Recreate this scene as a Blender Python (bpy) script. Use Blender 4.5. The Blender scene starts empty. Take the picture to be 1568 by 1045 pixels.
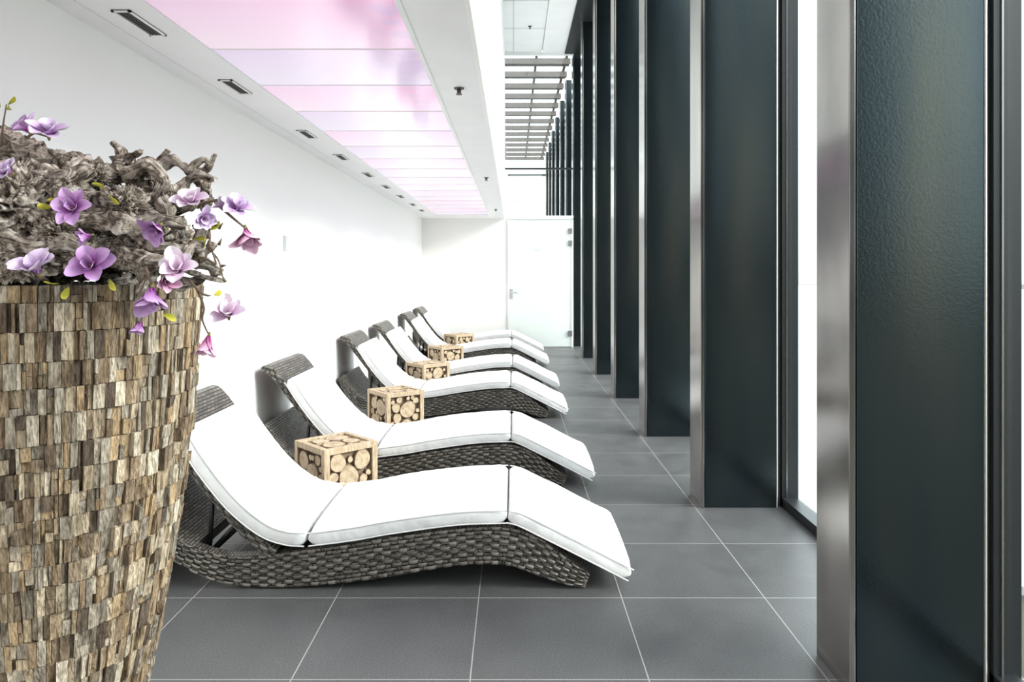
import bpy, bmesh, math, random
from mathutils import Vector, Matrix, noise
R = random.Random(7)
scene = bpy.context.scene
COL = scene.collection

# ------------------------------------------------------------------ helpers
def link(o, parent=None):
    COL.objects.link(o)
    if parent: o.parent = parent
    return o
def empty(name, loc=(0,0,0)):
    o = bpy.data.objects.new(name, None); o.location = loc; o.empty_display_size = .1
    return link(o)
class MB:
    def __init__(s): s.v=[]; s.f=[]; s.m=[]; s.c=[]; s.uv=[]; s.sm=[]
    def face(s, idx, mat=0, col=None, uv=None, smooth=False):
        s.f.append(idx); s.m.append(mat); s.c.append(col or (1,1,1)); s.uv.append(uv); s.sm.append(smooth)
    def add(s, co): s.v.append(tuple(co)); return len(s.v)-1
    def box(s, x0,x1,y0,y1,z0,z1, mat=0, col=None, M=None):
        b=len(s.v)
        for z in (z0,z1):
            for (x,y) in ((x0,y0),(x1,y0),(x1,y1),(x0,y1)):
                p=Vector((x,y,z)); 
                if M: p=M@p
                s.v.append(tuple(p))
        for q in ((0,3,2,1),(4,5,6,7),(0,1,5,4),(1,2,6,5),(2,3,7,6),(3,0,4,7)):
            s.face([b+i for i in q],mat,col)
    def cyl(s, c, axis, r, h, n=20, mat=0, capmat=None, col=None, r2=None, jit=0):
        axis=Vector(axis).normalized(); a=axis.orthogonal().normalized(); b=axis.cross(a)
        c=Vector(c); r2=r if r2 is None else r2
        js=[1+jit*math.sin(2*t*2*math.pi/n+c.x*90)+jit*.6*math.sin(3*t*2*math.pi/n+c.z*70) for t in range(n)]
        i0=len(s.v)
        for k,(rr,hh) in enumerate(((r,0),(r2,h))):
            for t in range(n):
                an=2*math.pi*t/n
                s.v.append(tuple(c+axis*hh+(a*math.cos(an)+b*math.sin(an))*rr*js[t]))
        for t in range(n):
            u=(t+1)%n
            s.face([i0+t,i0+u,i0+n+u,i0+n+t],mat,col,None,True)
        cu=[(math.cos(2*math.pi*t/n),math.sin(2*math.pi*t/n)) for t in range(n)]
        cm=mat if capmat is None else capmat
        s.face([i0+n+t for t in range(n)],cm,col,cu)
        s.face([i0+t for t in reversed(range(n))],cm,col,list(reversed(cu)))
    def build(s, name, mats, parent=None, bevel=0, loc=None, recalc=False):
        me=bpy.data.meshes.new(name); me.from_pydata(s.v,[],s.f)
        for m in mats: me.materials.append(m)
        me.polygons.foreach_set('material_index',s.m)
        me.polygons.foreach_set('use_smooth',s.sm)
        ca=me.color_attributes.new('Col','FLOAT_COLOR','CORNER')
        uvl=me.uv_layers.new(name='UVMap')
        cd=[];ud=[]
        for f,c,u in zip(s.f,s.c,s.uv):
            for k in range(len(f)):
                cc = c[k] if isinstance(c[0],(tuple,list)) else c
                cd+= [cc[0],cc[1],cc[2],1.0]
                ud+= list(u[k]) if u else [0,0]
        ca.data.foreach_set('color',cd); uvl.data.foreach_set('uv',ud)
        me.update()
        if recalc:
            bm=bmesh.new(); bm.from_mesh(me); bmesh.ops.recalc_face_normals(bm,faces=bm.faces); bm.to_mesh(me); bm.free()
        o=bpy.data.objects.new(name,me)
        if loc: o.location=loc
        link(o,parent)
        if bevel:
            md=o.modifiers.new('Bevel','BEVEL'); md.width=bevel; md.segments=2; md.limit_method='ANGLE'
        return o

def mat(name, base=(.8,.8,.8), rough=.5, metal=0, spec=.5, emis=None, es=0):
    m=bpy.data.materials.new(name); m.use_nodes=True
    nt=m.node_tree; b=nt.nodes['Principled BSDF']
    b.inputs['Base Color'].default_value=(*base,1); b.inputs['Roughness'].default_value=rough
    b.inputs['Metallic'].default_value=metal; b.inputs['Specular IOR Level'].default_value=spec
    if emis: b.inputs['Emission Color'].default_value=(*emis,1); b.inputs['Emission Strength'].default_value=es
    return m,nt,b
def N(nt,t,**kw):
    n=nt.nodes.new(t)
    for k,v in kw.items(): setattr(n,k,v)
    return n
def noise_tex(nt, scale, detail=3, vec=None, stretch=None, coord='Object'):
    tc=N(nt,'ShaderNodeTexCoord'); mp=N(nt,'ShaderNodeMapping')
    nt.links.new(tc.outputs[coord],mp.inputs[0])
    if stretch: mp.inputs['Scale'].default_value=stretch
    n=N(nt,'ShaderNodeTexNoise'); n.inputs['Scale'].default_value=scale; n.inputs['Detail'].default_value=detail
    nt.links.new(mp.outputs[0],n.inputs['Vector']); return n
def ramp(nt, src, stops):
    r=N(nt,'ShaderNodeValToRGB'); nt.links.new(src,r.inputs[0])
    el=r.color_ramp.elements
    while len(el)<len(stops): el.new(.5)
    for e,(p,c) in zip(el,stops): e.position=p; e.color=(*c,1)
    return r
def bump(nt,b,h,strength=.3,dist=.01):
    bp=N(nt,'ShaderNodeBump'); bp.inputs['Strength'].default_value=strength; bp.inputs['Distance'].default_value=dist
    nt.links.new(h,bp.inputs['Height']); nt.links.new(bp.outputs[0],b.inputs['Normal']); return bp
def M2(nt,op,a,b=None):
    n=N(nt,'ShaderNodeMath',operation=op)
    for i,x in enumerate((a,b)):
        if x is None: continue
        if isinstance(x,(int,float)): n.inputs[i].default_value=x
        else: nt.links.new(x,n.inputs[i])
    return n.outputs[0]
def mixc(nt,fac,a,b,bt='MIX'):
    n=N(nt,'ShaderNodeMix',data_type='RGBA',blend_type=bt)
    for sock,x in ((n.inputs[0],fac),(n.inputs[6],a),(n.inputs[7],b)):
        if isinstance(x,(int,float)): sock.default_value=x
        elif isinstance(x,tuple): sock.default_value=(*x,1)
        else: nt.links.new(x,sock)
    return n.outputs[2]

# ------------------------------------------------------------------ materials
m_wall,nt,b=mat('plaster_white',(.93,.905,.88),.6,spec=.2)
n=noise_tex(nt,60,2); bump(nt,b,n.outputs[0],.05,.002)
m_ceil,nt,b=mat('ceiling_paint',(.84,.83,.83),.5,spec=.3)
n=noise_tex(nt,3,2); nt.links.new(ramp(nt,n.outputs[0],[(.3,(.86,.835,.845)),(.7,(.90,.875,.885))]).outputs[0],b.inputs['Base Color'])
m_trimw,nt,b=mat('trim_white',(.85,.85,.84),.35)
# floor tiles
m_floor,nt,b=mat('slate_tile',(.12,.12,.12),.45,spec=.45)
tc=N(nt,'ShaderNodeTexCoord'); sp=N(nt,'ShaderNodeSeparateXYZ'); nt.links.new(tc.outputs['Object'],sp.inputs[0])
ux=M2(nt,'DIVIDE',M2(nt,'SUBTRACT',sp.outputs[0],.455-6),.6); uy=M2(nt,'DIVIDE',M2(nt,'SUBTRACT',sp.outputs[1],-6.0),.6)
def edge(u):
    f=M2(nt,'FRACT',u); return M2(nt,'MINIMUM',f,M2(nt,'SUBTRACT',1.0,f))
e=M2(nt,'MINIMUM',edge(ux),edge(uy)); grout=M2(nt,'LESS_THAN',e,.0036)
cmb=N(nt,'ShaderNodeCombineXYZ'); nt.links.new(M2(nt,'FLOOR',ux),cmb.inputs[0]); nt.links.new(M2(nt,'FLOOR',uy),cmb.inputs[1])
wn=N(nt,'ShaderNodeTexWhiteNoise'); nt.links.new(cmb.outputs[0],wn.inputs[0])
n1=noise_tex(nt,5,6); n2=noise_tex(nt,180,4)
c1=ramp(nt,n1.outputs[0],[(.3,(.074,.073,.074)),(.7,(.112,.111,.112))]).outputs[0]
c2=mixc(nt,.35,c1,ramp(nt,wn.outputs[0],[(0,(.070,.070,.071)),(1,(.115,.115,.117))]).outputs[0])
c3=mixc(nt,.45,c2,ramp(nt,n2.outputs[0],[(.35,(.038,.038,.039)),(.65,(.165,.165,.166))]).outputs[0])
nt.links.new(mixc(nt,grout,c3,(.36,.35,.33)),b.inputs['Base Color'])
hh=M2(nt,'SUBTRACT',M2(nt,'ADD',M2(nt,'MULTIPLY',n2.outputs[0],.5),n1.outputs[0]),M2(nt,'MULTIPLY',grout,1.0))
bump(nt,b,hh,.3,.004)
nt.links.new(ramp(nt,n1.outputs[0],[(.3,(.36,)*3),(.7,(.50,)*3)]).outputs[0],b.inputs['Roughness'])
# steel
m_steel,nt,b=mat('blackened_steel',(.02,.026,.03),.25,metal=.85)
n=noise_tex(nt,.8,2,stretch=(3,3,.4)); 
nt.links.new(ramp(nt,n.outputs[0],[(.3,(.026,.040,.050)),(.5,(.042,.055,.061)),(.75,(.078,.082,.074))]).outputs[0],b.inputs['Base Color'])
nt.links.new(ramp(nt,n.outputs[0],[(.3,(.13,)*3),(.7,(.23,)*3)]).outputs[0],b.inputs['Roughness'])
b.inputs['Specular IOR Level'].default_value=.25
n2=noise_tex(nt,110,2); bump(nt,b,n2.outputs[0],.12,.003)
m_flange,nt,b=mat('steel_flange',(.42,.41,.40),.3,metal=.9)
n=noise_tex(nt,.8,4,stretch=(1.5,1.5,.8))
nt.links.new(ramp(nt,n.outputs[0],[(.32,(.09,.085,.085)),(.5,(.23,.215,.205)),(.72,(.42,.39,.37))]).outputs[0],b.inputs['Base Color'])
nt.links.new(ramp(nt,n.outputs[0],[(.3,(.14,)*3),(.7,(.26,)*3)]).outputs[0],b.inputs['Roughness'])
m_edge,nt,b=mat('painted_edge_highlight',(.75,.74,.70),.25,metal=.6)  # pale colour stands in for the highlight along the rear plate
m_dark,nt,b=mat('dark_frame',(.012,.014,.016),.4,spec=.5)
m_black,nt,b=mat('black_gap',(.01,.01,.01),.8)
m_chrome,nt,b=mat('brushed_chrome',(.6,.6,.6),.25,metal=1)
m_glass=bpy.data.materials.new('window_glass'); m_glass.use_nodes=True; nt=m_glass.node_tree
for x in list(nt.nodes): nt.nodes.remove(x)
o=N(nt,'ShaderNodeOutputMaterial'); mx=N(nt,'ShaderNodeMixShader'); tr=N(nt,'ShaderNodeBsdfTransparent'); gl=N(nt,'ShaderNodeBsdfGlossy')
gl.inputs['Roughness'].default_value=.02; tr.inputs[0].default_value=(.93,.97,.98,1); mx.inputs[0].default_value=.06
nt.links.new(tr.outputs[0],mx.inputs[1]); nt.links.new(gl.outputs[0],mx.inputs[2]); nt.links.new(mx.outputs[0],o.inputs[0])
# pink luminous panels
m_pink,nt,b=mat('pink_luminous_glass',(.5,.4,.47),.12,spec=.4)
tc=N(nt,'ShaderNodeTexCoord'); sp=N(nt,'ShaderNodeSeparateXYZ'); nt.links.new(tc.outputs['Object'],sp.inputs[0])
fy=M2(nt,'DIVIDE',M2(nt,'SUBTRACT',sp.outputs[1],.1),.6); fr=M2(nt,'FRACT',fy)
gx=M2(nt,'MULTIPLY',M2(nt,'ADD',sp.outputs[0],1.30),1.13)
gg=M2(nt,'ADD',M2(nt,'MULTIPLY',gx,.55),M2(nt,'MULTIPLY',M2(nt,'SUBTRACT',1.0,fr),.5))
ca=ramp(nt,gg,[(0,(.76,.62,.71)),(.55,(.72,.49,.65)),(1,(.70,.38,.58))]).outputs[0]
par=M2(nt,'GREATER_THAN',M2(nt,'FRACT',M2(nt,'MULTIPLY',M2(nt,'FLOOR',fy),.5)),.25)
cb=ramp(nt,gg,[(0,(.68,.61,.71)),(.55,(.62,.51,.66)),(1,(.63,.46,.64))]).outputs[0]
cc=mixc(nt,par,ca,cb)
vn=N(nt,'ShaderNodeTexVoronoi'); vn.inputs['Scale'].default_value=9; nt.links.new(tc.outputs['Object'],vn.inputs['Vector'])
msk=M2(nt,'MULTIPLY',ramp(nt,gx,[(.74,(0,)*3),(.95,(1,)*3)]).outputs[0],ramp(nt,vn.outputs['Distance'],[(.35,(.5,)*3),(.6,(0,)*3)]).outputs[0])
cc=mixc(nt,msk,cc,(.54,.42,.62))
nt.links.new(cc,b.inputs['Emission Color']); b.inputs['Emission Strength'].default_value=.46
nt.links.new(cc,b.inputs['Base Color'])
# wicker
m_wick,nt,b=mat('wicker_strand',(.12,.11,.1),.30,spec=.6)
at=N(nt,'ShaderNodeVertexColor',layer_name='Col')
nt.links.new(at.outputs[0],b.inputs['Base Color'])
m_weave,nt,b=mat('wicker_weave',(.1,.09,.08),.38,spec=.5)
uvn=N(nt,'ShaderNodeUVMap',uv_map='UVMap'); bt=N(nt,'ShaderNodeTexBrick'); nt.links.new(uvn.outputs[0],bt.inputs['Vector'])
bt.offset=.5; bt.inputs['Scale'].default_value=1; bt.inputs['Brick Width'].default_value=.045; bt.inputs['Row Height'].default_value=.016
bt.inputs['Mortar Size'].default_value=.0034; bt.inputs['Mortar Smooth'].default_value=.8
bt.inputs['Color1'].default_value=(.20,.175,.145,1); bt.inputs['Color2'].default_value=(.07,.061,.051,1); bt.inputs['Mortar'].default_value=(.006,.005,.004,1)
nt.links.new(bt.outputs['Color'],b.inputs['Base Color'])
bump(nt,b,M2(nt,'SUBTRACT',1.0,bt.outputs['Fac']),.9,.006)
m_fab,nt,b=mat('white_canvas',(.82,.815,.81),.75,spec=.15)
n=noise_tex(nt,6,3); n2=noise_tex(nt,500,1); bump(nt,b,M2(nt,'ADD',n.outputs[0],M2(nt,'MULTIPLY',n2.outputs[0],.02)),.5,.05)
# woods
m_chip,nt,b=mat('reclaimed_wood_chips',(.3,.2,.12),.7,spec=.25)
at=N(nt,'ShaderNodeVertexColor',layer_name='Col'); n=noise_tex(nt,55,6,stretch=(1.6,1.6,.35)); n2=noise_tex(nt,240,3,stretch=(1,1,.25))
cc=mixc(nt,.8,at.outputs[0],ramp(nt,n.outputs[0],[(.34,(.30,.25,.20)),(.5,(.90,.87,.82)),(.7,(1.2,1.18,1.15))]).outputs[0],'MULTIPLY')
cc=mixc(nt,.5,cc,ramp(nt,n2.outputs[0],[(.38,(.28,.24,.2)),(.6,(1.1,1.1,1.1))]).outputs[0],'MULTIPLY')
nt.links.new(cc,b.inputs['Base Color']); bump(nt,b,M2(nt,'ADD',n.outputs[0],n2.outputs[0]),.9,.008)
m_drift,nt,b=mat('driftwood_bark',(.3,.25,.2),.75,spec=.2)
uvn=N(nt,'ShaderNodeUVMap',uv_map='UVMap'); mp=N(nt,'ShaderNodeMapping'); mp.inputs['Scale'].default_value=(9,16,1); nt.links.new(uvn.outputs[0],mp.inputs[0])
nA=N(nt,'ShaderNodeTexNoise'); nA.inputs['Scale'].default_value=1.2; nA.inputs['Detail'].default_value=8; nA.inputs['Distortion'].default_value=1.5
nt.links.new(mp.outputs[0],nA.inputs['Vector']); nB=noise_tex(nt,38,8); nB.inputs['Distortion'].default_value=1.2
hsum=M2(nt,'ADD',M2(nt,'MULTIPLY',nA.outputs[0],.4),M2(nt,'MULTIPLY',nB.outputs[0],.6))
nt.links.new(ramp(nt,hsum,[(.38,(.045,.033,.025)),(.46,(.25,.20,.16)),(.54,(.51,.44,.375)),(.65,(.80,.74,.67))]).outputs[0],b.inputs['Base Color'])  # wood tones; darkest stops put crevice shade into the colour
bump(nt,b,hsum,1.0,.024)
m_stem,nt,b=mat('branch_bark',(.17,.12,.08),.7)
m_teak,nt,b=mat('teak_frame',(.5,.33,.18),.55,spec=.3)
n=noise_tex(nt,14,6,stretch=(5,5,1)); nt.links.new(ramp(nt,n.outputs[0],[(.3,(.33,.23,.14)),(.55,(.51,.39,.265)),(.75,(.63,.51,.37))]).outputs[0],b.inputs['Base Color']); bump(nt,b,n.outputs[0],.3,.004)
m_end,nt,b=mat('log_end_grain',(.6,.42,.25),.6,spec=.25)
uvn=N(nt,'ShaderNodeUVMap',uv_map='UVMap'); ln=N(nt,'ShaderNodeVectorMath',operation='LENGTH'); nt.links.new(uvn.outputs[0],ln.inputs[0])
n=noise_tex(nt,25,4); rr=M2(nt,'ADD',M2(nt,'MULTIPLY',ln.outputs['Value'],32),M2(nt,'MULTIPLY',n.outputs[0],8)); sn=M2(nt,'SINE',rr)
cc=mixc(nt,M2(nt,'MULTIPLY',M2(nt,'ADD',sn,1.0),.2),(.58,.46,.32),(.37,.265,.165))
cc=mixc(nt,ramp(nt,n.outputs[0],[(.42,(0,)*3),(.7,(.8,)*3)]).outputs[0],cc,(.31,.21,.13))
cc=mixc(nt,ramp(nt,ln.outputs['Value'],[(.90,(0,)*3),(.98,(1,)*3)]).outputs[0],cc,(.16,.10,.06))
nt.links.new(cc,b.inputs['Base Color']); bump(nt,b,sn,.15,.002)
m_bark,nt,b=mat('log_bark',(.16,.09,.05),.8)
n=noise_tex(nt,40,5); nt.links.new(ramp(nt,n.outputs[0],[(.3,(.14,.09,.06)),(.7,(.32,.23,.15))]).outputs[0],b.inputs['Base Color'])
m_core,nt,b=mat('table_core',(.22,.155,.10),.8)
m_petal,nt,b=mat('magnolia_petal',(.6,.3,.6),.5,spec=.25)
at=N(nt,'ShaderNodeVertexColor',layer_name='Col'); nt.links.new(at.outputs[0],b.inputs['Base Color'])
b.inputs['Subsurface Weight'].default_value=.15; b.inputs['Subsurface Radius'].default_value=(.01,.006,.01)
m_soil,nt,b=mat('soil',(.03,.022,.016),.9); n=noise_tex(nt,60,5); bump(nt,b,n.outputs[0],.8,.02)
m_ground,nt,b=mat('asphalt_ground',(.05,.05,.04),.85); n=noise_tex(nt,1,5); nt.links.new(ramp(nt,n.outputs[0],[(.3,(.050,.046,.034)),(.7,(.08,.075,.055))]).outputs[0],b.inputs['Base Color'])
m_terr,nt,b=mat('terrace_paving',(.62,.62,.60),.7); n=noise_tex(nt,2,5); nt.links.new(ramp(nt,n.outputs[0],[(.3,(.40,.42,.42)),(.7,(.46,.48,.48))]).outputs[0],b.inputs['Base Color'])
m_reflbuild,nt,b=mat('reflection_building_dark',(.035,.04,.045),.5)
m_louv,nt,b=mat('louver_bronze',(.10,.085,.075),.5,metal=.3)
m_sw,nt,b=mat('switch_plastic',(.70,.70,.69),.3)
m_door,nt,b=mat('door_lacquer',(.78,.82,.79),.25,spec=.5)

# ------------------------------------------------------------------ room
XL=-1.655; XF=-.155; ZS=2.33; ZH=5.35; YB=12.95; Y0=-2.6; XG=1.60
def simple(name,*boxes,mats=None,bevel=0):
    mb=MB()
    for bx in boxes: mb.box(*bx)
    return mb.build(name,mats,bevel=bevel)
simple('floor',(XL-.12,1.72,Y0,YB+.12,-.04,0),mats=[m_floor])
simple('wall_left',(XL-.12,XL,Y0,YB+.12,0,ZH),mats=[m_wall])
simple('wall_back',(XL,-.10,YB,YB+.1,0,ZS),(XL,XF,YB,YB+.1,ZS,ZH),mats=[m_wall])
simple('wall_fascia',(XF-.02,XF,Y0,YB,ZS,ZH),mats=[m_wall])
PX0,PX1=-1.31,-.42; PY0,PY1=.10,12.10
mb=MB()
mb.box(XL,PX0-.02,Y0,YB,ZS,ZS+.06); mb.box(PX1+.02,XF-.02,Y0,YB,ZS,ZS+.06)
mb.box(PX0-.02,PX1+.02,Y0,PY0-.02,ZS,ZS+.06); mb.box(PX0-.02,PX1+.02,PY1+.02,YB,ZS,ZS+.06)
mb.build('ceiling_lowered',[m_ceil])
mb=MB()
for k in range(20):
    mb.box(PX0,PX1,PY0+k*.6+.004,PY0+(k+1)*.6-.004,ZS+.004,ZS+.02,0)
for k in range(21):
    y=PY0+k*.6; mb.box(PX0,PX1,y-.004,y+.004,ZS+.001,ZS+.02,1)
for (a,c) in ((PX0-.02,PX0),(PX1,PX1+.02)): mb.box(a,c,PY0-.02,PY1+.02,ZS-.004,ZS+.02,1)
for y in (PY0-.02,PY1): mb.box(PX0,PX1,y,y+.02,ZS-.004,ZS+.02,1)
mb.build('luminous_ceiling_panels',[m_pink,m_trimw])
simple('trim_1',(XL+.10,XL+.104,Y0,YB,ZS-.002,ZS+.001),mats=[m_sw])
simple('ceiling',(XF,.515,Y0,YB,ZH,ZH+.08),(.525,.93,Y0,YB,ZH-.02,ZH+.08),(.515,.525,Y0,YB,ZH+.02,ZH+.08),mats=[m_ceil])
simple('trim_2',*[(XF,.515,y,y+.006,ZH-.002,ZH) for y in (9.3,10.5,11.7)],(.0,.005,Y0,YB,ZH-.002,ZH),mats=[m_dark])
simple('trim_3',(.93,1.72,Y0,YB,ZH-.04,ZH+.08),mats=[m_dark])

for y in (1.6,2.62,3.57,4.85,5.85,6.95,7.95,9.0,10.1,11.1):
    mb=MB(); x0,x1=-1.475,-1.405; L=.28
    mb.box(x0,x1,0,L,-.003,0,0)
    mb.box(x0,x0+.010,0,L,-.007,-.003,1); mb.box(x1-.010,x1,0,L,-.007,-.003,1)
    mb.box(x0,x1,0,.012,-.007,-.003,1); mb.box(x0,x1,L-.012,L,-.007,-.003,1)
    for i in range(3):
        xx=x0+.019+i*.014; mb.box(xx,xx+.004,.012,L-.012,-.0065,-.003,2)
    mb.build('air_vent',[m_black,m_trimw,m_louv],loc=(0,y,ZS))
def sprinkler(x,y,z,s=1):
    mb=MB()
    mb.cyl((0,0,0),(0,0,-1),.026*s,.006,24); mb.cyl((0,0,-.006),(0,0,-1),.008*s,.02*s,12)
    mb.cyl((0,0,-.032*s),(0,0,-1),.016*s,.003,16)
    for a in (-1,1): mb.box(a*.009-.0015,a*.009+.0015,-.002,.002,-.034*s,-.006)
    mb.build('fire_sprinkler',[m_louv],loc=(x,y,z))
sprinkler(-.284,3.74,ZS); sprinkler(-.275,7.3,ZS); sprinkler(-.27,11.0,ZS); sprinkler(.27,11.6,ZH,1.2)
mb=MB(); mb.box(0,.012,0,.075,0,.115); mb.box(.012,.016,.01,.065,.01,.105)
mb.build('light_switch',[m_sw],bevel=.002,loc=(XL,5.14,1.515))

# door
D=empty('door_1',(0,YB,0))
dx0,dx1=-.085,1.06
mb=MB(); mb.box(dx0+.01,dx1-.01,.0,.045,.01,ZS-.02); mb.build('leaf',[m_door],D,bevel=.003)
mb=MB()
mb.box(-.10,dx0+.004,-.015,.1,0,ZS); mb.box(dx1-.004,1.085,-.015,.1,0,ZS); mb.box(-.10,1.085,-.015,.1,ZS-.016,ZS+.02)
mb.build('frame',[m_trimw],D)
mb=MB()
mb.box(-.075,-.01,-.012,0,.88,1.05); mb.cyl((-.04,-.012,.99),(0,-1,0),.012,.045,14); mb.cyl((-.04,-.052,.99),(1,0,0),.012,.15,14)
mb.cyl((-.04,-.012,.93),(0,-1,0),.012,.006,14)
mb.build('handle',[m_chrome],D)
mb=MB()
for z in (2.1,1.88,.25): mb.box(.99,1.065,-.025,0,z-.05,z+.05)
mb.build('hinges',[m_chrome],D)
mb=MB(); mb.box(.38,.54,-.004,0,1.74,1.80); mb.box(.44,.48,-.005,0,1.80,1.82); mb.build('door_sign',[m_sw],D)
mb=MB()
mb.box(XF,1.09,.03,.034,ZS+.02,ZH-.04,0)
mb.box(XF,1.09,.0,.06,ZS+.02,ZS+.05,1)
mb.box(XF,1.09,.0,.06,ZH-.06,ZH,1); mb.box(XF,1.09,.0,.05,3.22,3.25,2)
mb.build('window_20',[m_glass,m_trimw,m_dark],loc=(0,YB,0))

# ------------------------------------------------------------------ columns + windows
ys=[.52-1.79*1, .52, 2.31, 4.14]+[4.14+1.785*k for k in range(1,5)]
ys_out=[4.14+1.785*k for k in range(5,12)]
def column(y):
    mb=MB(); w=.25
    mb.box(1.112,1.525,.006,w-.006,0,ZH,0)
    mb.box(1.085,1.106,0,w,0,ZH,1); mb.box(1.106,1.112,.012,w-.012,0,ZH,2)
    mb.box(1.525,1.532,.0,w,0,ZH,3)
    mb.box(1.532,1.56,.03,w-.03,0,ZH,2)
    o=mb.build('steel_column',[m_steel,m_flange,m_black,m_edge],bevel=.003,loc=(0,y,0))
for y in ys+ys_out: column(y)
allc=ys+[ys_out[0]]
for i,y in enumerate(allc[:-1]):
    y2=allc[i+1]; mb=MB()
    a=y+.125; c=y2+.125
    mb.box(1.598,1.602,a,c,.05,ZH-.04,0)
    mb.box(1.562,1.64,a,c,0,.055,1); mb.box(1.562,1.64,a,c,ZH-.09,ZH-.04,1)
    mb.box(1.562,1.585,a-.11,a+.11,0,ZH-.04,1); mb.box(1.585,1.592,a-.115,a+.115,0,ZH-.04,2); mb.box(1.592,1.66,a-.1,a+.1,.0,ZH-.04,1)
    mb.build('window_%d'%(i+1),[m_glass,m_dark,m_flange])

# ------------------------------------------------------------------ exterior
mb=MB(); mb.box(-60,60,-60,80,-.14,-.08); mb.build('ground_exterior',[m_ground])
mb=MB(); mb.box(1.75,40,3.2,75,-.08,-.04); mb.build('terrace_exterior',[m_terr])
mb=MB()  # unseen dark building added behind the camera to shape reflections in the steel
for (xa,xb) in ((2.6,8.3),(10.6,13.2)):
    mb.box(xa,xb,-24,-20,-.08,15,0)
    for k in range(4): mb.box(xa-.1,xb+.1,-19.99,-19.9,2.8+k*3.3,3.0+k*3.3,1)
mb.box(8.3,10.6,-24,-23.8,-.08,3.2,0)
mb.build('added_reflection_building',[m_reflbuild,m_louv])
mb=MB()
yy=13.6
while yy<26.0:
    M=Matrix.Translation((0,yy,ZH+.02))@Matrix.Rotation(math.radians(-20),4,'X')
    mb.box(-1.6,1.09,-.010,.010,-.065,.065,0,None,M)
    M=Matrix.Translation((0,yy+.34,ZH+.06))@Matrix.Rotation(math.radians(30),4,'X')
    mb.box(-1.6,1.09,-.008,.008,-.04,.04,0,None,M)
    yy+=.9
for x in (-1.6,-.3,.42,1.0): mb.box(x,x+.05,13.1,26.2,ZH+.12,ZH+.20,0)
mb.build('louvered_canopy',[m_louv])
mb=MB(); mb.box(-3,1.6,26.6,26.8,-.06,5.5,0); mb.box(-.2,1.3,26.56,26.6,4.93,4.99,1); mb.box(-.1,.7,26.56,26.6,4.0,4.12,2)
mb.build('neighbouring_facade',[m_wall,m_dark,m_sw])

# ------------------------------------------------------------------ sun loungers
def catmull(P,n):
    out=[]
    P=[Vector(p) for p in P]; Q=[P[0]*2-P[1]]+P+[P[-1]*2-P[-2]]
    for i in range(1,len(Q)-2):
        for k in range(n):
            t=k/n; a,b_,c,d=Q[i-1:i+3]
            out.append(.5*((2*b_)+(-a+c)*t+(2*a-5*b_+4*c-d)*t*t+(-a+3*b_-3*c+d)*t**3))
    out.append(P[-1]); return out
def frames(S):
    out=[];s=0
    for i,p in enumerate(S):
        a=S[max(i-1,0)]; c=S[min(i+1,len(S)-1)]
        d=Vector((c.x-a.x,c.y-a.y)); d.normalize()
        if i: s+=math.hypot(p.x-S[i-1].x,p.y-S[i-1].y)
        out.append((p.x,p.y,-d.y,d.x,p.z,s))
    return out
def slab(mb,F,y0,y1,mi=0):
    b0=len(mb.v)
    for (x,z,nx,nz,t,s) in F:
        for (yy,sg) in ((y0,1),(y1,1),(y1,-1),(y0,-1)):
            mb.v.append((x+nx*sg*t/2,yy,z+nz*sg*t/2))
    for i in range(len(F)-1):
        a=b0+4*i; c=a+4; s0=F[i][5]; s1=F[i+1][5]; t0=F[i][4]; t1=F[i+1][4]; W=abs(y1-y0)
        mb.face([a,c,c+1,a+1],mi,None,[(0,s0),(0,s1),(W,s1),(W,s0)])
        mb.face([a+3,a+2,c+2,c+3],mi,None,[(0,s0),(W,s0),(W,s1),(0,s1)])
        mb.face([a,a+3,c+3,c],mi,None,[(s0,t0/2),(s0,-t0/2),(s1,-t1/2),(s1,t1/2)])
        mb.face([a+1,c+1,c+2,a+2],mi,None,[(s0,t0/2),(s1,t1/2),(s1,-t1/2),(s0,-t0/2)])
    mb.face([b0,b0+1,b0+2,b0+3],mi,None,[(0,0),(.7,0),(.7,.05),(0,.05)])
    e=b0+4*(len(F)-1); T=F[-1][4]; mb.face([e,e+3,e+2,e+1],mi,None,[(0,0),(0,T),(.7,T),(.7,0)])
def weave(mb,F,ysurf,sgn,rows,mi,seed):
    step=.0055; L=F[-1][5]; n=int(L/step); p=.036
    def at(s):
        for i in range(len(F)-1):
            if F[i+1][5]>=s:
                u=(s-F[i][5])/max(1e-6,F[i+1][5]-F[i][5]); return [F[i][k]*(1-u)+F[i+1][k]*u for k in range(6)]
        return F[-1]
    A=[at(min(L,k*step)) for k in range(n+1)]
    for r in range(rows):
        v0=-.5+(r+.05)/rows; v1=-.5+(r+.95)/rows
        prev=None
        for k in range(n+1):
            x,z,nx,nz,t,s=A[k]
            sw=math.sin(math.pi*s/p+(r%2)*math.pi)
            off=.0065*math.copysign(abs(sw)**.6,sw)
            ids=[]
            for (v,o_) in ((v0,off-.0035),(v0*.75+v1*.25,off+.0012),(v0*.25+v1*.75,off+.0012),(v1,off-.0035)):
                ids.append(mb.add((x+nx*v*t,ysurf+sgn*(o_+.001),z+nz*v*t)))
            if prev:
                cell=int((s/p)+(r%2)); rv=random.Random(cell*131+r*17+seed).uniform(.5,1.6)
                g=(.105 if sw>0 else .025)*rv; col=(g*1.12,g*1.0,g*.84)  # strands coloured darker where they dip under, imitating shade between them
                for q in range(3):
                    f=[prev[q],ids[q],ids[q+1],prev[q+1]]
                    if sgn>0: f.reverse()
                    mb.face(f,mi,col,None,True)
            prev=ids
W=.70
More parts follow.
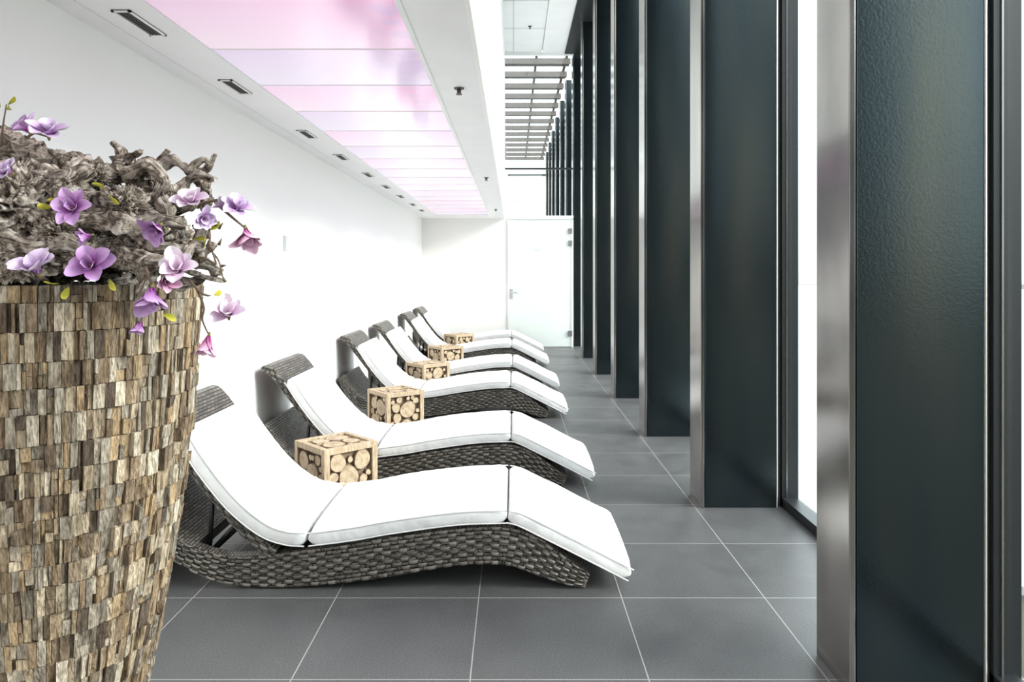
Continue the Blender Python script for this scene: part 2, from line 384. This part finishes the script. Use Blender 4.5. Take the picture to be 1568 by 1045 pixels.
base_pts=[(-1.615,.385,.06),(-1.54,.26,.08),(-1.43,.155,.095),(-1.25,.085,.12),(-1.05,.078,.14),(-.89,.09,.155),(-.7,.112,.165),(-.526,.14,.168),(-.243,.18,.16),(-.05,.187,.165),(.06,.158,.155),(.15,.112,.135),(.24,.066,.10),(.32,.036,.06)]
FB=frames(catmull(base_pts,6))
back_pts=[(-1.035,.145,.05),(-1.15,.240,.05),(-1.285,.395,.05),(-1.415,.56,.05),(-1.525,.70,.05),(-1.562,.738,.052),(-1.588,.745,.052),(-1.605,.735,.05)]
FK=frames(catmull(back_pts,6))
def lounger_meshes():
    out={}
    mb=MB()
    slab(mb,FB,0.006,.06); slab(mb,FB,W-.06,W-.006)
    deck=[(x,z+nz*(t/2-.02),nx,nz,.036,s) for (x,z,nx,nz,t,s) in FB if x>-1.06]
    slab(mb,deck,.055,W-.055)
    rear=[f for f in FB if f[0]<-1.40]; slab(mb,rear,.055,W-.055)
    front=[f for f in FB if f[0]>.2]; slab(mb,front,.055,W-.055)
    weave(mb,FB,0.004,-1,9,1,3); weave(mb,FB,W-.004,1,9,1,5)
    out['wicker_base']=(mb,[m_weave,m_wick])
    mb=MB(); slab(mb,FK,.008,W-.008); weave(mb,FK,.006,-1,3,1,9); weave(mb,FK,W-.006,1,3,1,11)
    out['wicker_backrest']=(mb,[m_weave,m_wick])
    mb=MB()
    for y in (.12,W-.15):
        for (p,q) in (((-1.34,.44),(-1.36,.10)),((-1.2,.28),(-1.36,.11))):
            a=Vector((p[0],y,p[1])); c=Vector((q[0],y,q[1])); mb.cyl(a,c-a,.010,(c-a).length,10)
    mb.cyl((-1.36,.03,.105),(0,1,0),.011,W-.06,10)
    out['backrest_struts']=(mb,[m_dark])
    return out
def cushion(pts,th,seed,y0=-.012,y1=W+.012,wr=None):
    S=frames(catmull([(x,z,th) for x,z in pts],14)); L=S[-1][5]
    mb=MB(); nc=72; rings=[]
    hw=(y1-y0)/2; cy=(y0+y1)/2
    seq=[]
    for (x,z,nx,nz,t,s) in S: seq.append((x,z,nx,nz,s))
    for (x,z,nx,nz,s) in seq:
        e=min(s,L-s); k=min(1,e/.05); sc=.30+.70*math.sqrt(max(0,1-(1-k)**2)); kw=1-.03*(1-k)**2
        ring=[]
        for q in range(nc):
            a=2*math.pi*q/nc; ca,sa=math.cos(a),math.sin(a)
            u=math.copysign(abs(ca)**.25,ca); v=math.copysign(abs(sa)**.55,sa)
            side=1+.012*noise.noise(Vector((s*9,seed,u)))
            yy=cy+hw*kw*u*side
            thk=th/2*sc*(1+.26*math.cos(u*math.pi/2))
            if v>0:
                thk*=1+.16*noise.noise(Vector((x*5+seed,yy*5,seed)))+.06*noise.noise(Vector((x*14,yy*10,seed)))
                if wr:
                    g=math.exp(-((s-wr)/.11)**2); thk*=1+.24*g*math.sin(s*95+2.5*noise.noise(Vector((yy*5,s*3,1)))*3)*(.3+.7*abs(noise.noise(Vector((yy*4,2,seed))))*2)
            ring.append(mb.add((x+nx*v*thk,yy,z+nz*v*thk)))
        rings.append(ring)
    for i in range(len(rings)-1):
        for q in range(nc):
            r=(q+1)%nc; mb.face([rings[i][q],rings[i+1][q],rings[i+1][r],rings[i][r]],0,None,None,True)
    mb.face(list(reversed(rings[0])),0); mb.face(rings[-1],0)
    for sgn in (0,1):
        for vv in (.60,-.60):
            prev=None
            for (x,z,nx,nz,s) in seq:
                yy=(y0+.002) if sgn==0 else (y1-.002)
                c=Vector((x+nx*vv*th/2,yy,z+nz*vv*th/2)); ids=[]
                for q in range(6):
                    a=math.pi*2*q/6; ids.append(mb.add(c+Vector((nx*math.cos(a),math.sin(a),nz*math.cos(a)))*.0032))
                if prev:
                    for q in range(6): mb.face([prev[q],ids[q],ids[(q+1)%6],prev[(q+1)%6]],0,None,None,True)
                prev=ids
    return mb
parts=lounger_meshes()
parts['back_cushion']=(cushion([(-1.440,.682),(-1.330,.515),(-1.205,.363),(-1.080,.262),(-.98,.224),(-.897,.217)],.093,1,wr=.58),[m_fab])
parts['seat_cushion']=(cushion([(-.883,.217),(-.7,.240),(-.526,.270),(-.25,.307),(-.027,.316)],.090,2),[m_fab])
parts['leg_cushion']=(cushion([(-.022,.316),(.03,.302),(.12,.259),(.3,.169),(.505,.064)],.087,3),[m_fab])
first={}
for i,(yl,dxx) in enumerate(((3.08,0),(4.55,.01),(6.66,.0),(8.12,.015),(10.2,.0),(11.72,-.01))):
    P=empty('sun_lounger',(dxx,yl,0))
    for k,(mb,ms) in parts.items():
        if k not in first:
            o=mb.build(k,ms,P,recalc=('cushion' in k)); first[k]=o.data
        else:
            o=bpy.data.objects.new(k,first[k]); link(o,P)

# ------------------------------------------------------------------ log side tables
def pack(w,h,seed):
    rr=random.Random(seed); C=[]
    for rad,tries in ((.068,60),(.055,160),(.042,200),(.030,250),(.018,300)):
        for _ in range(tries):
            r=rad*rr.uniform(.88,1.05)
            if 2*r>min(w,h): continue
            x=rr.uniform(r,w-r); y=rr.uniform(r,h-r)
            if all((x-a)**2+(y-b_)**2>(r+c)**2*.92 for a,b_,c in C): C.append((x,y,r))
    return C
def table(x,y,rot,seed):
    mb=MB(); S=.345; H=.385; p=.036; h=S/2
    for sx in (-1,1):
        for sy in (-1,1):
            cx,cy=sx*(h-p/2),sy*(h-p/2); mb.box(cx-p/2,cx+p/2,cy-p/2,cy+p/2,0,H-.002,0)
    for zz in ((.0,p*.8),(H-p,H)):
        for s_ in (-1,1):
            c=s_*(h-p/2)
            mb.box(-h+p-.034,h-p+.034,c-p/2+.001,c+p/2-.001,zz[0]+.001,zz[1]-.001,0); mb.box(c-p/2+.001,c+p/2-.001,-h+p,h-p,zz[0]+.001,zz[1]-.001,0)
    mb.box(-h+p+.0,h-p-.0,-h+p+.0,h-p-.0,.02,H-.014,3)
    w=S-2*p; hh=H-p-.03
    for fi in range(4):
        Rm=Matrix.Rotation(fi*math.pi/2,3,'Z')
        for (a,b_,r) in pack(w,hh,seed*10+fi):
            c=Rm@Vector((-w/2+a,-h+.040,.03+b_)); mb.cyl(c,Rm@Vector((0,-1,0)),r,.024+.012*((a*97)%1),20,1,2,None,None,.07)
    for (a,b_,r) in pack(w,w,seed*10+7):
        mb.cyl((-w/2+a,-w/2+b_,H-.04),(0,0,1),r,.037,20,1,2,None,None,.07)
    o=mb.build('log_side_table',[m_teak,m_bark,m_end,m_core],bevel=.002,loc=(x,y,0)); o.rotation_euler[2]=rot
    return o
table(-1.035,4.175,math.radians(44),1)
table(-.985,5.98,math.radians(38),2)
table(-.93,7.76,math.radians(42),3)
table(-.90,9.5,math.radians(38),4)
table(-.86,11.30,math.radians(40),5)

# ------------------------------------------------------------------ planter
PCX,PCY=-1.160,1.80
prof=[(0,.155),(.17,.191),(.335,.222),(.47,.250),(.606,.272),(.804,.303),(1.0,.322),(1.133,.331),(1.341,.343)]
def rad(z):
    z=max(0,min(1.341,z))
    for (a,ra),(b_,rb) in zip(prof,prof[1:]):
        if z<=b_: return ra+(rb-ra)*(z-a)/(b_-a)
    return prof[-1][1]
mb=MB(); n=64; rings=[]
zz=[0,.17,.335,.47,.606,.804,1.0,1.133,1.335]
for z in zz: rings.append([mb.add(((rad(z)-.012)*math.cos(2*math.pi*k/n),(rad(z)-.012)*math.sin(2*math.pi*k/n),z)) for k in range(n)])
rings.append([mb.add(((rad(1.33)-.03)*math.cos(2*math.pi*k/n),(rad(1.33)-.03)*math.sin(2*math.pi*k/n),1.335)) for k in range(n)])
rings.append([mb.add(((rad(1.33)-.03)*math.cos(2*math.pi*k/n),(rad(1.33)-.03)*math.sin(2*math.pi*k/n),1.26)) for k in range(n)])
for i in range(len(rings)-1):
    for k in range(n): mb.face([rings[i][k],rings[i][(k+1)%n],rings[i+1][(k+1)%n],rings[i+1][k]],1)
mb.face(rings[-1],2)
pal=[(.43,.33,.22),(.50,.40,.28),(.36,.27,.185),(.62,.52,.39),(.25,.19,.135),(.41,.36,.29),(.68,.60,.48),(.32,.28,.23),(.46,.34,.21),(.16,.12,.09),(.55,.46,.34),(.46,.41,.34),(.51,.37,.225),(.57,.50,.41),(.32,.235,.155),(.40,.31,.215)]
z=0.0
while z<1.335:
    hgt=R.uniform(.048,.068); z1=min(z+hgt,1.341)
    if 1.341-z1<.03: z1=1.341
    th=R.uniform(0,.1); end=th+2*math.pi
    while th<end-.01:
        w=R.choice([.008,.011,.014,.018,.022])*R.uniform(.85,1.1)/rad(z); t1=min(th+w,end)
        if end-t1<.02: t1=end
        u_=R.random()
        cuts=[z,z1] if u_>.2 else [z,(z+z1)/2+R.uniform(-.012,.012),z1]
        for za,zb in zip(cuts,cuts[1:]):
            pr=R.choice([-.002,.001,.004,.007,.010,.014])*R.uniform(.7,1.1); g=.0006
            tl=R.uniform(-.003,.003); k_=R.uniform(.66,1.06); col=tuple(min(1,c*k_) for c in R.choice(pal))
            b0=len(mb.v); dz0=R.uniform(-.003,.003); tz=R.uniform(-.003,.003)
            for (zc,k2) in ((za+g,0),(zb-g,1)):
                o_=(-.5 if k2 else .5)*tz
                for (tc_,rr_,zo) in ((th,rad(zc)-.014,0),(t1,rad(zc)-.014,0),(t1,rad(zc)-.006+pr+tl+o_+R.uniform(-.001,.001),dz0*.5),(th,rad(zc)-.006+pr-tl+o_+R.uniform(-.001,.001),-dz0*.5)):
                    gt=g/rad(zc)*(1 if tc_==th else -1)
                    mb.v.append((rr_*math.cos(tc_+gt),rr_*math.sin(tc_+gt),max(.0,zc+zo)))
            for q in ((0,1,2,3),(7,6,5,4),(3,2,6,7),(1,5,6,2),(0,3,7,4)): mb.face([b0+i for i in q],0,col)
        th=t1
    z=z1
mb.build('mosaic_planter',[m_chip,m_black,m_soil],loc=(PCX,PCY,0),recalc=True)

# ------------------------------------------------------------------ driftwood + magnolias
R=random.Random(11)
A=empty('driftwood_magnolia_arrangement',(PCX,PCY,1.30))
org=Vector((PCX,PCY,1.30))
def px(x,y,Y): return Vector(((x-786)*Y/1095,Y,1.37+(416-y)*Y/1095))-org
def tube(mb,P,rads,nseg=14,ridge=.22,twist=9,mi=0,lump=.35,sub=6,col=None,seed=0,kf=None):
    S=catmull([tuple(p) for p in P],sub); n=len(S)
    up=Vector((.3,.2,1)); prev=None; s=0; kf=kf or R.choice([3,4,5])
    for i,p in enumerate(S):
        d=(S[min(i+1,n-1)]-S[max(i-1,0)]).normalized()
        a=d.cross(up)
        if a.length<.1: a=d.cross(Vector((1,0,0)))
        a.normalize(); b_=d.cross(a); up=b_*-1 if b_.dot(up)<0 else b_
        a=d.cross(up).normalized(); b_=d.cross(a)
        if i: s+=(p-S[i-1]).length
        u=i/(n-1)*(len(rads)-1); k=min(int(u),len(rads)-2); r=rads[k]+(rads[k+1]-rads[k])*(u-k)
        ids=[]
        for q in range(nseg):
            an=2*math.pi*q/nseg
            dirv=a*math.cos(an)+b_*math.sin(an)
            rr=r*(1+ridge*math.cos(kf*an+twist*s*6)+ridge*.5*math.sin((kf+3)*an-twist*s*4))
            rr*=1+lump*1.5*noise.noise((p+dirv*r)*26+Vector((seed,0,0)))+lump*1.0*noise.noise((p+dirv*r)*65)
            ids.append(mb.add(p+dirv*rr))
        if prev:
            for q in range(nseg):
                q2=(q+1)%nseg
                mb.face([prev[q],prev[q2],ids[q2],ids[q]],mi,col,[(s,q/nseg),(s,(q+1)/nseg),(s,(q+1)/nseg),(s,q/nseg)],True)
        else: mb.face(list(reversed(ids)),mi,col)
        prev=ids
    mb.face(prev,mi,col)
mb=MB()
def burl(c,r,seed,sq=(1,1,1)):
    bm=bmesh.new(); bmesh.ops.create_icosphere(bm,subdivisions=6,radius=1)
    b0=len(mb.v)
    for v in bm.verts:
        d=v.co.normalized(); q=d*1.6+Vector((seed,seed*.7,0))
        sw=q+Vector((noise.noise(q*1.2),noise.noise(q*1.2+Vector((5,5,5))),noise.noise(q*1.2+Vector((9,1,3)))))*1.6
        rdg=1-abs(noise.noise(sw*2.0))*3.0; rdg2=1-abs(noise.noise(sw*4.5+Vector((3,3,3))))*2.6
        rr=r*(1+.24*rdg+.25*noise.noise(q*1.5)+.13*rdg2+.05*noise.noise(sw*14))
        mb.v.append(tuple(Vector(c)+Vector((d.x*sq[0],d.y*sq[1],d.z*sq[2]))*rr))
    for f in bm.faces:
        mb.face([b0+v.index for v in f.verts],0,None,[(v.co.x*.3,v.co.z*.3+v.co.y*.2) for v in f.verts],True)
    bm.free()
burl(px(28,318,1.51),.088,3,(1.05,.8,.85)); burl(px(-60,340,1.72),.12,9); burl(px(15,392,1.50),.060,5,(1.5,.8,.75)); burl(px(200,385,1.53),.040,14,(1.2,1,.8))
burl(px(130,350,1.80),.11,12,(1.3,1,.8)); burl(px(70,262,1.66),.045,17,(1.5,1,.8)); burl(px(245,375,1.72),.06,21,(1.1,1,.9))
burl(px(100,300,1.50),.034,31,(1.1,1,1.2)); burl(px(195,315,1.52),.034,33,(1.2,1,1)); burl(px(222,268,1.60),.026,35,(1.3,1,1)); burl(px(140,385,1.50),.036,37,(1.3,1,.8)); burl(px(258,305,1.58),.026,39,(1.2,1,1))
burl(px(155,275,1.58),.028,41,(1.3,1,1)); burl(px(90,355,1.48),.034,43,(1.2,1,1)); burl(px(285,395,1.58),.024,45,(1.2,1,.8))
Cc=Vector((0,-.0,.12))
for i in range(26):
    th=R.uniform(0,2*math.pi); el=R.uniform(-.1,1.2)
    p=Cc+Vector((math.cos(th)*.12,math.sin(th)*.1,R.uniform(-.08,.02))); P=[p.copy()]
    d=Vector((math.cos(th)*math.cos(el),math.sin(th)*math.cos(el),math.sin(el)*.55))
    tang=Vector((R.uniform(-1,1),R.uniform(-1,1),R.uniform(-.5,.5)))
    for k in range(R.choice([5,6,7])):
        d=(d+tang*.35+Vector((R.uniform(-1,1),R.uniform(-1,1),R.uniform(-.8,.8)))*.65).normalized()
        q=p+d*R.uniform(.04,.065)
        e=Vector(((q.x)/.35,(q.y)/.29,(q.z-.08)/.20))
        if e.length>1: d=(Cc-p).normalized()+Vector((R.uniform(-1,1),R.uniform(-1,1),R.uniform(-1,1)))*.8; d.normalize(); q=p+d*.05
        p=q; P.append(p.copy())
    r0=R.uniform(.016,.030); tube(mb,P,[r0,r0*1.1,r0*.8,r0*.55,r0*.5],seed=i,nseg=18,sub=8)
def limb(pts,r0,r1,seed): tube(mb,[px(*p) for p in pts],[r0,(r0+r1)*.55,r1*1.3,r1],seed=seed,sub=12,nseg=18,lump=.42)
limb([(60,240,1.7),(0,228,1.68),(-30,200,1.66)],.028,.02,1)
limb([(0,215,1.7),(60,238,1.64),(110,250,1.60),(150,262,1.60),(185,258,1.58)],.024,.015,2)
limb([(150,290,1.7),(180,262,1.66),(185,235,1.66),(172,217,1.66)],.018,.006,3)
limb([(180,262,1.66),(200,240,1.64),(215,232,1.62)],.015,.007,33)
limb([(200,300,1.66),(232,268,1.64),(262,246,1.64),(290,262,1.62),(318,258,1.62),(330,236,1.62)],.021,.006,4)
limb([(290,262,1.62),(310,245,1.62),(326,255,1.62)],.009,.005,44)
limb([(230,280,1.66),(245,250,1.64),(258,230,1.64)],.013,.007,5)
limb([(220,330,1.65),(265,300,1.60),(300,270,1.60),(330,275,1.58)],.018,.007,6)
limb([(0,290,1.52),(50,268,1.52),(100,278,1.50),(140,258,1.53)],.026,.015,7)
limb([(100,360,1.52),(150,335,1.50),(200,345,1.48),(240,335,1.52),(285,345,1.54)],.022,.011,8)
limb([(170,300,1.52),(195,335,1.50),(225,370,1.48),(262,380,1.50),(310,378,1.56)],.019,.009,9)
limb([(180,380,1.50),(215,395,1.47),(260,405,1.48),(300,420,1.55),(340,430,1.62)],.015,.005,10)
limb([(0,365,1.47),(55,380,1.46),(100,372,1.46),(150,390,1.47)],.022,.012,11)
limb([(240,420,1.5),(215,445,1.43),(213,480,1.40),(208,510,1.40)],.007,.003,12)
limb([(190,270,1.56),(225,255,1.55),(250,275,1.56),(235,300,1.56),(210,290,1.56)],.015,.010,13)
for i in range(40):
    X=R.uniform(40,315); top=228+ (35 if X>230 else 0)
    Yp=R.uniform(top+15,412); Yd=1.48+.10*abs(X-100)/200+(.10 if Yp<290 else 0)+R.uniform(-.02,.05)
    c=px(X,Yp,Yd); ax=Vector((R.uniform(-1,1),R.uniform(-1,.2),R.uniform(-1,1))).normalized(); a=ax.orthogonal().normalized(); b_=ax.cross(a)
    rr=R.uniform(.014,.036); P=[]; ph=R.uniform(0,6.28); nt_=R.uniform(.4,.9); m=7
    for k in range(m):
        an=ph+nt_*2*math.pi*k/m; P.append(c+(a*math.cos(an)+b_*math.sin(an))*rr*(1+.5*k/m)+ax*(k/m-.5)*R.uniform(.02,.06)+Vector((R.uniform(-1,1),R.uniform(-1,1),R.uniform(-1,1)))*.006)
    r0=R.uniform(.008,.017); tube(mb,P,[r0*.9,r0*1.15,r0*.8,r0*.6],seed=i*3,nseg=14,sub=7,ridge=.25,lump=.5)
for i in range(40):
    th=R.uniform(0,2*math.pi); rr=R.uniform(.18,.32)
    p=Vector((math.cos(th)*rr,math.sin(th)*rr*.9,R.uniform(.05,.2))); P=[p.copy()]; d=Vector((math.cos(th),math.sin(th),R.uniform(-.2,.9))).normalized()
    for k in range(4):
        d=(d+Vector((R.uniform(-1,1),R.uniform(-1,1),R.uniform(-1,1)))*.7).normalized(); p=p+d*.022; P.append(p.copy())
    r0=R.uniform(.004,.008); tube(mb,P,[r0,r0*.8,r0*.7],nseg=8,sub=4,seed=i)
for i,(x,y,z) in enumerate(mb.v):
    if z<.045:
        rr=math.hypot(x,y)
        if rr<.33:
            if rr>.292: x*=.292/rr; y*=.292/rr
            mb.v[i]=(x,y,max(z,-.035))
mb.build('driftwood',[m_drift],A)

pm=MB()
def petal(c,fdir,ang,L,Wd,openk,cb,ct,t0=.2):
    fdir=fdir.normalized(); a=fdir.orthogonal().normalized(); b_=fdir.cross(a)
    rdir=a*math.cos(ang)+b_*math.sin(ang); tdir=fdir.cross(rdir)
    nu,nv=8,4; ids=[]; p=Vector(c); side=R.uniform(-.25,.25); tipk=R.uniform(-.5,.7); ss=R.uniform(0,9)
    for i in range(nu+1):
        t=i/nu; th=t0+openk*math.sin(t*math.pi*.7)+tipk*max(0,t-.6)
        if i: p=p+(fdir*math.cos(th)+rdir*math.sin(th)+tdir*side*t)*(L/nu)
        w=Wd*(.20+.80*math.sin(math.pi*min(1,t*.90+.03)**1.25)) if t<.98 else Wd*.25
        nrm=(rdir*math.cos(th)-fdir*math.sin(th))
        row=[]
        for j in range(nv+1):
            s=(j/nv*2-1); row.append(pm.add(p+tdir*s*w-nrm*(s*s)*w*.5+nrm*w*.22*noise.noise(Vector((t*3+ss,s*1.5,ss)))))
        ids.append(row)
    for i in range(nu):
        for j in range(nv):
            def cl(t,j): 
                k=min(1,max(0,(t/nu)*1.1-.05)); k=k*k*.6+k*.4; ed=abs(j/nv*2-1)
                return tuple(min(1,(cb[x]*(1-k)+ct[x]*k)*(1+.12*ed)) for x in range(3))
            pm.face([ids[i][j],ids[i+1][j],ids[i+1][j+1],ids[i][j+1]],0,[cl(i,j),cl(i+1,j),cl(i+1,j+1),cl(i,j+1)],None,True)
PUR=((.26,.05,.26),(.60,.40,.66)); LIL=((.38,.17,.43),(.76,.67,.81)); WHT=((.60,.34,.55),(.90,.85,.89)); PNK=((.42,.08,.26),(.78,.55,.67))
def flower(c,fd,size,pal_,openk=1.0,n=6):
    c=Vector(c); fd=Vector(fd).normalized(); o_=R.uniform(0,6)
    for k in range(n):
        petal(c,fd,o_+2*math.pi*k/n+R.uniform(-.3,.3),size*R.uniform(.80,1.15),size*R.uniform(.26,.36),openk*R.uniform(.65,1.3),*pal_)
    for k in range(3):
        petal(c+fd*.002,fd,o_+2*math.pi*k/3+.4,size*R.uniform(.6,.8),size*.25,openk*R.uniform(.15,.5),*pal_)
    pm.cyl(c,fd,size*.07,size*.3,8,0,None,(.40,.34,.10),size*.03)
    pm.cyl(c-fd*size*.16,fd,size*.04,size*.2,8,0,None,(.22,.19,.08),size*.09)
FL=[((75,210,1.60),(.3,-.6,.9),.054,LIL,1.1),((45,203,1.66),(-.5,-.5,.7),.045,PUR,.9),((18,265,1.42),(-.3,-.8,.5),.040,LIL,1.1),
 ((115,322,1.41),(.1,-1,.35),.046,PUR,1.25),((60,420,1.39),(-.1,-.7,.9),.054,LIL,.95),((142,410,1.38),(.15,-.9,.35),.050,PUR,1.0),
 ((245,345,1.43),(-.2,-.8,-.6),.046,PUR,.7),((295,314,1.50),(.0,-.7,.7),.048,WHT,1.0),((362,324,1.56),(.4,-.5,.7),.042,LIL,1.1),
 ((376,350,1.55),(.35,-.5,-.9),.054,PNK,.55),((275,417,1.41),(.1,-.8,.6),.050,WHT,1.0),((234,440,1.37),(.05,-.5,-1),.056,PUR,.5),
 ((350,486,1.45),(.1,-.6,.6),.052,WHT,1.0),((320,514,1.44),(-.1,-.4,-1),.046,PNK,.4),((216,492,1.37),(-.1,-.5,-.9),.028,PUR,.4),
 ((252,428,1.40),(.6,-.6,-.2),.036,PNK,.6),((140,360,1.42),(-.6,-.7,-.3),.032,PUR,.6),((345,320,1.57),(-.5,-.5,.7),.028,LIL,.7),((310,333,1.51),(.5,-.6,-.2),.034,LIL,.8)]
for (p,fd,sz,pl,ok) in FL: flower(px(*p),fd,sz,pl,ok)
def leaf(p,fd,L=.026,col=((.30,.30,.03),(.62,.55,.08))):
    petal(px(*p),Vector(fd),R.uniform(0,6.28),L,L*.26,.5,*col)
for p,fd in (((80,318,1.41),(-1,-.3,.2)),((95,310,1.41),(-.8,-.4,.6)),((168,298,1.44),(.4,-.4,-.9)),((160,290,1.46),(-.5,-.4,.8)),((10,168,1.62),(.8,-.2,.3)),((0,165,1.62),(-.3,-.2,1)),((12,160,1.62),(.9,-.3,.1)),
    ((322,352,1.54),(.8,-.3,.3)),((318,345,1.54),(.7,-.3,1)),((105,440,1.38),(-.2,-.5,-1)),((168,428,1.38),(.3,-.6,-.5)),((250,482,1.38),(.8,-.2,-.1)),((310,380,1.54),(.7,-.2,.6)),((90,434,1.38),(-.9,-.3,-.4)),((296,365,1.53),(.8,-.3,-.3)),((325,460,1.47),(.7,-.2,.5))):
    leaf(p,fd)
pm.build('magnolia_blossoms',[m_petal],A)
sm=MB()
def stem(pts,r=.003): tube(sm,[px(*p) for p in pts],[r*1.3,r,r*.7],nseg=7,ridge=.05,lump=.1,sub=5)
stem([(270,330,1.6),(310,312,1.58),(345,307,1.57),(362,324,1.56)])
stem([(330,310,1.58),(352,330,1.57),(376,350,1.55)]); stem([(280,400,1.55),(310,395,1.53),(330,405,1.52),(325,385,1.52)],.0025)
stem([(290,430,1.52),(310,450,1.48),(332,458,1.47),(350,486,1.45)],.0022); stem([(300,440,1.5),(312,470,1.47),(310,490,1.46),(320,514,1.44)],.0022)
stem([(0,230,1.66),(5,190,1.63),(10,160,1.62)],.002); stem([(30,225,1.66),(50,205,1.64),(75,210,1.60)]); stem([(220,400,1.5),(226,420,1.42),(234,440,1.37)]); stem([(226,420,1.42),(212,460,1.38),(216,492,1.37)],.0018)
stem([(300,300,1.6),(320,350,1.55),(322,380,1.53),(335,400,1.52),(342,428,1.5)],.0022)
for p in ((326,384,1.52),(338,408,1.52),(318,365,1.53),(330,345,1.54),(345,432,1.5),(335,375,1.52),(325,420,1.5),(335,350,1.55),(312,400,1.52)):
    q=px(*p); sm.cyl(q,(R.uniform(-.3,1),-.3,R.uniform(-.2,1)),.004,.016,8,0,None,None,.001)
sm.build('magnolia_stems',[m_stem],A)

# ------------------------------------------------------------------ light
w=bpy.data.worlds.new('sky'); scene.world=w; w.use_nodes=True; nt=w.node_tree; bg=nt.nodes['Background']
tc=N(nt,'ShaderNodeTexCoord'); sp=N(nt,'ShaderNodeSeparateXYZ'); nt.links.new(tc.outputs['Generated'],sp.inputs[0])
r=ramp(nt,M2(nt,'ADD',M2(nt,'MULTIPLY',sp.outputs[2],.5),.5),[(.0,(.1,.1,.09)),(.485,(.22,.22,.19)),(.505,(.44,.46,.43)),(.58,(.64,.70,.71)),(.68,(.95,1,.99)),(1,(.95,.97,1))])
nt.links.new(r.outputs[0],bg.inputs[0]); bg.inputs[1].default_value=4.7
sd=bpy.data.lights.new('sun','SUN'); sd.energy=5.6; sd.angle=math.radians(20); sd.color=(1,.94,.87)
so=bpy.data.objects.new('sun',sd); link(so); d=Vector((-1,.25,-.52)); so.rotation_euler=d.to_track_quat('-Z','Y').to_euler(); so.location=(6,-2,6)

cd=bpy.data.cameras.new('camera'); co=bpy.data.objects.new('camera',cd); link(co)
co.location=(0,0,1.37); co.rotation_euler=(math.pi/2,0,0)
cd.sensor_width=36; cd.lens=1095/1568*36; cd.shift_x=-2/1568; cd.shift_y=-106.5/1568; cd.clip_start=.05; cd.clip_end=300
scene.camera=co
scene.view_settings.view_transform='Standard'; scene.view_settings.look='None'; scene.view_settings.exposure=0
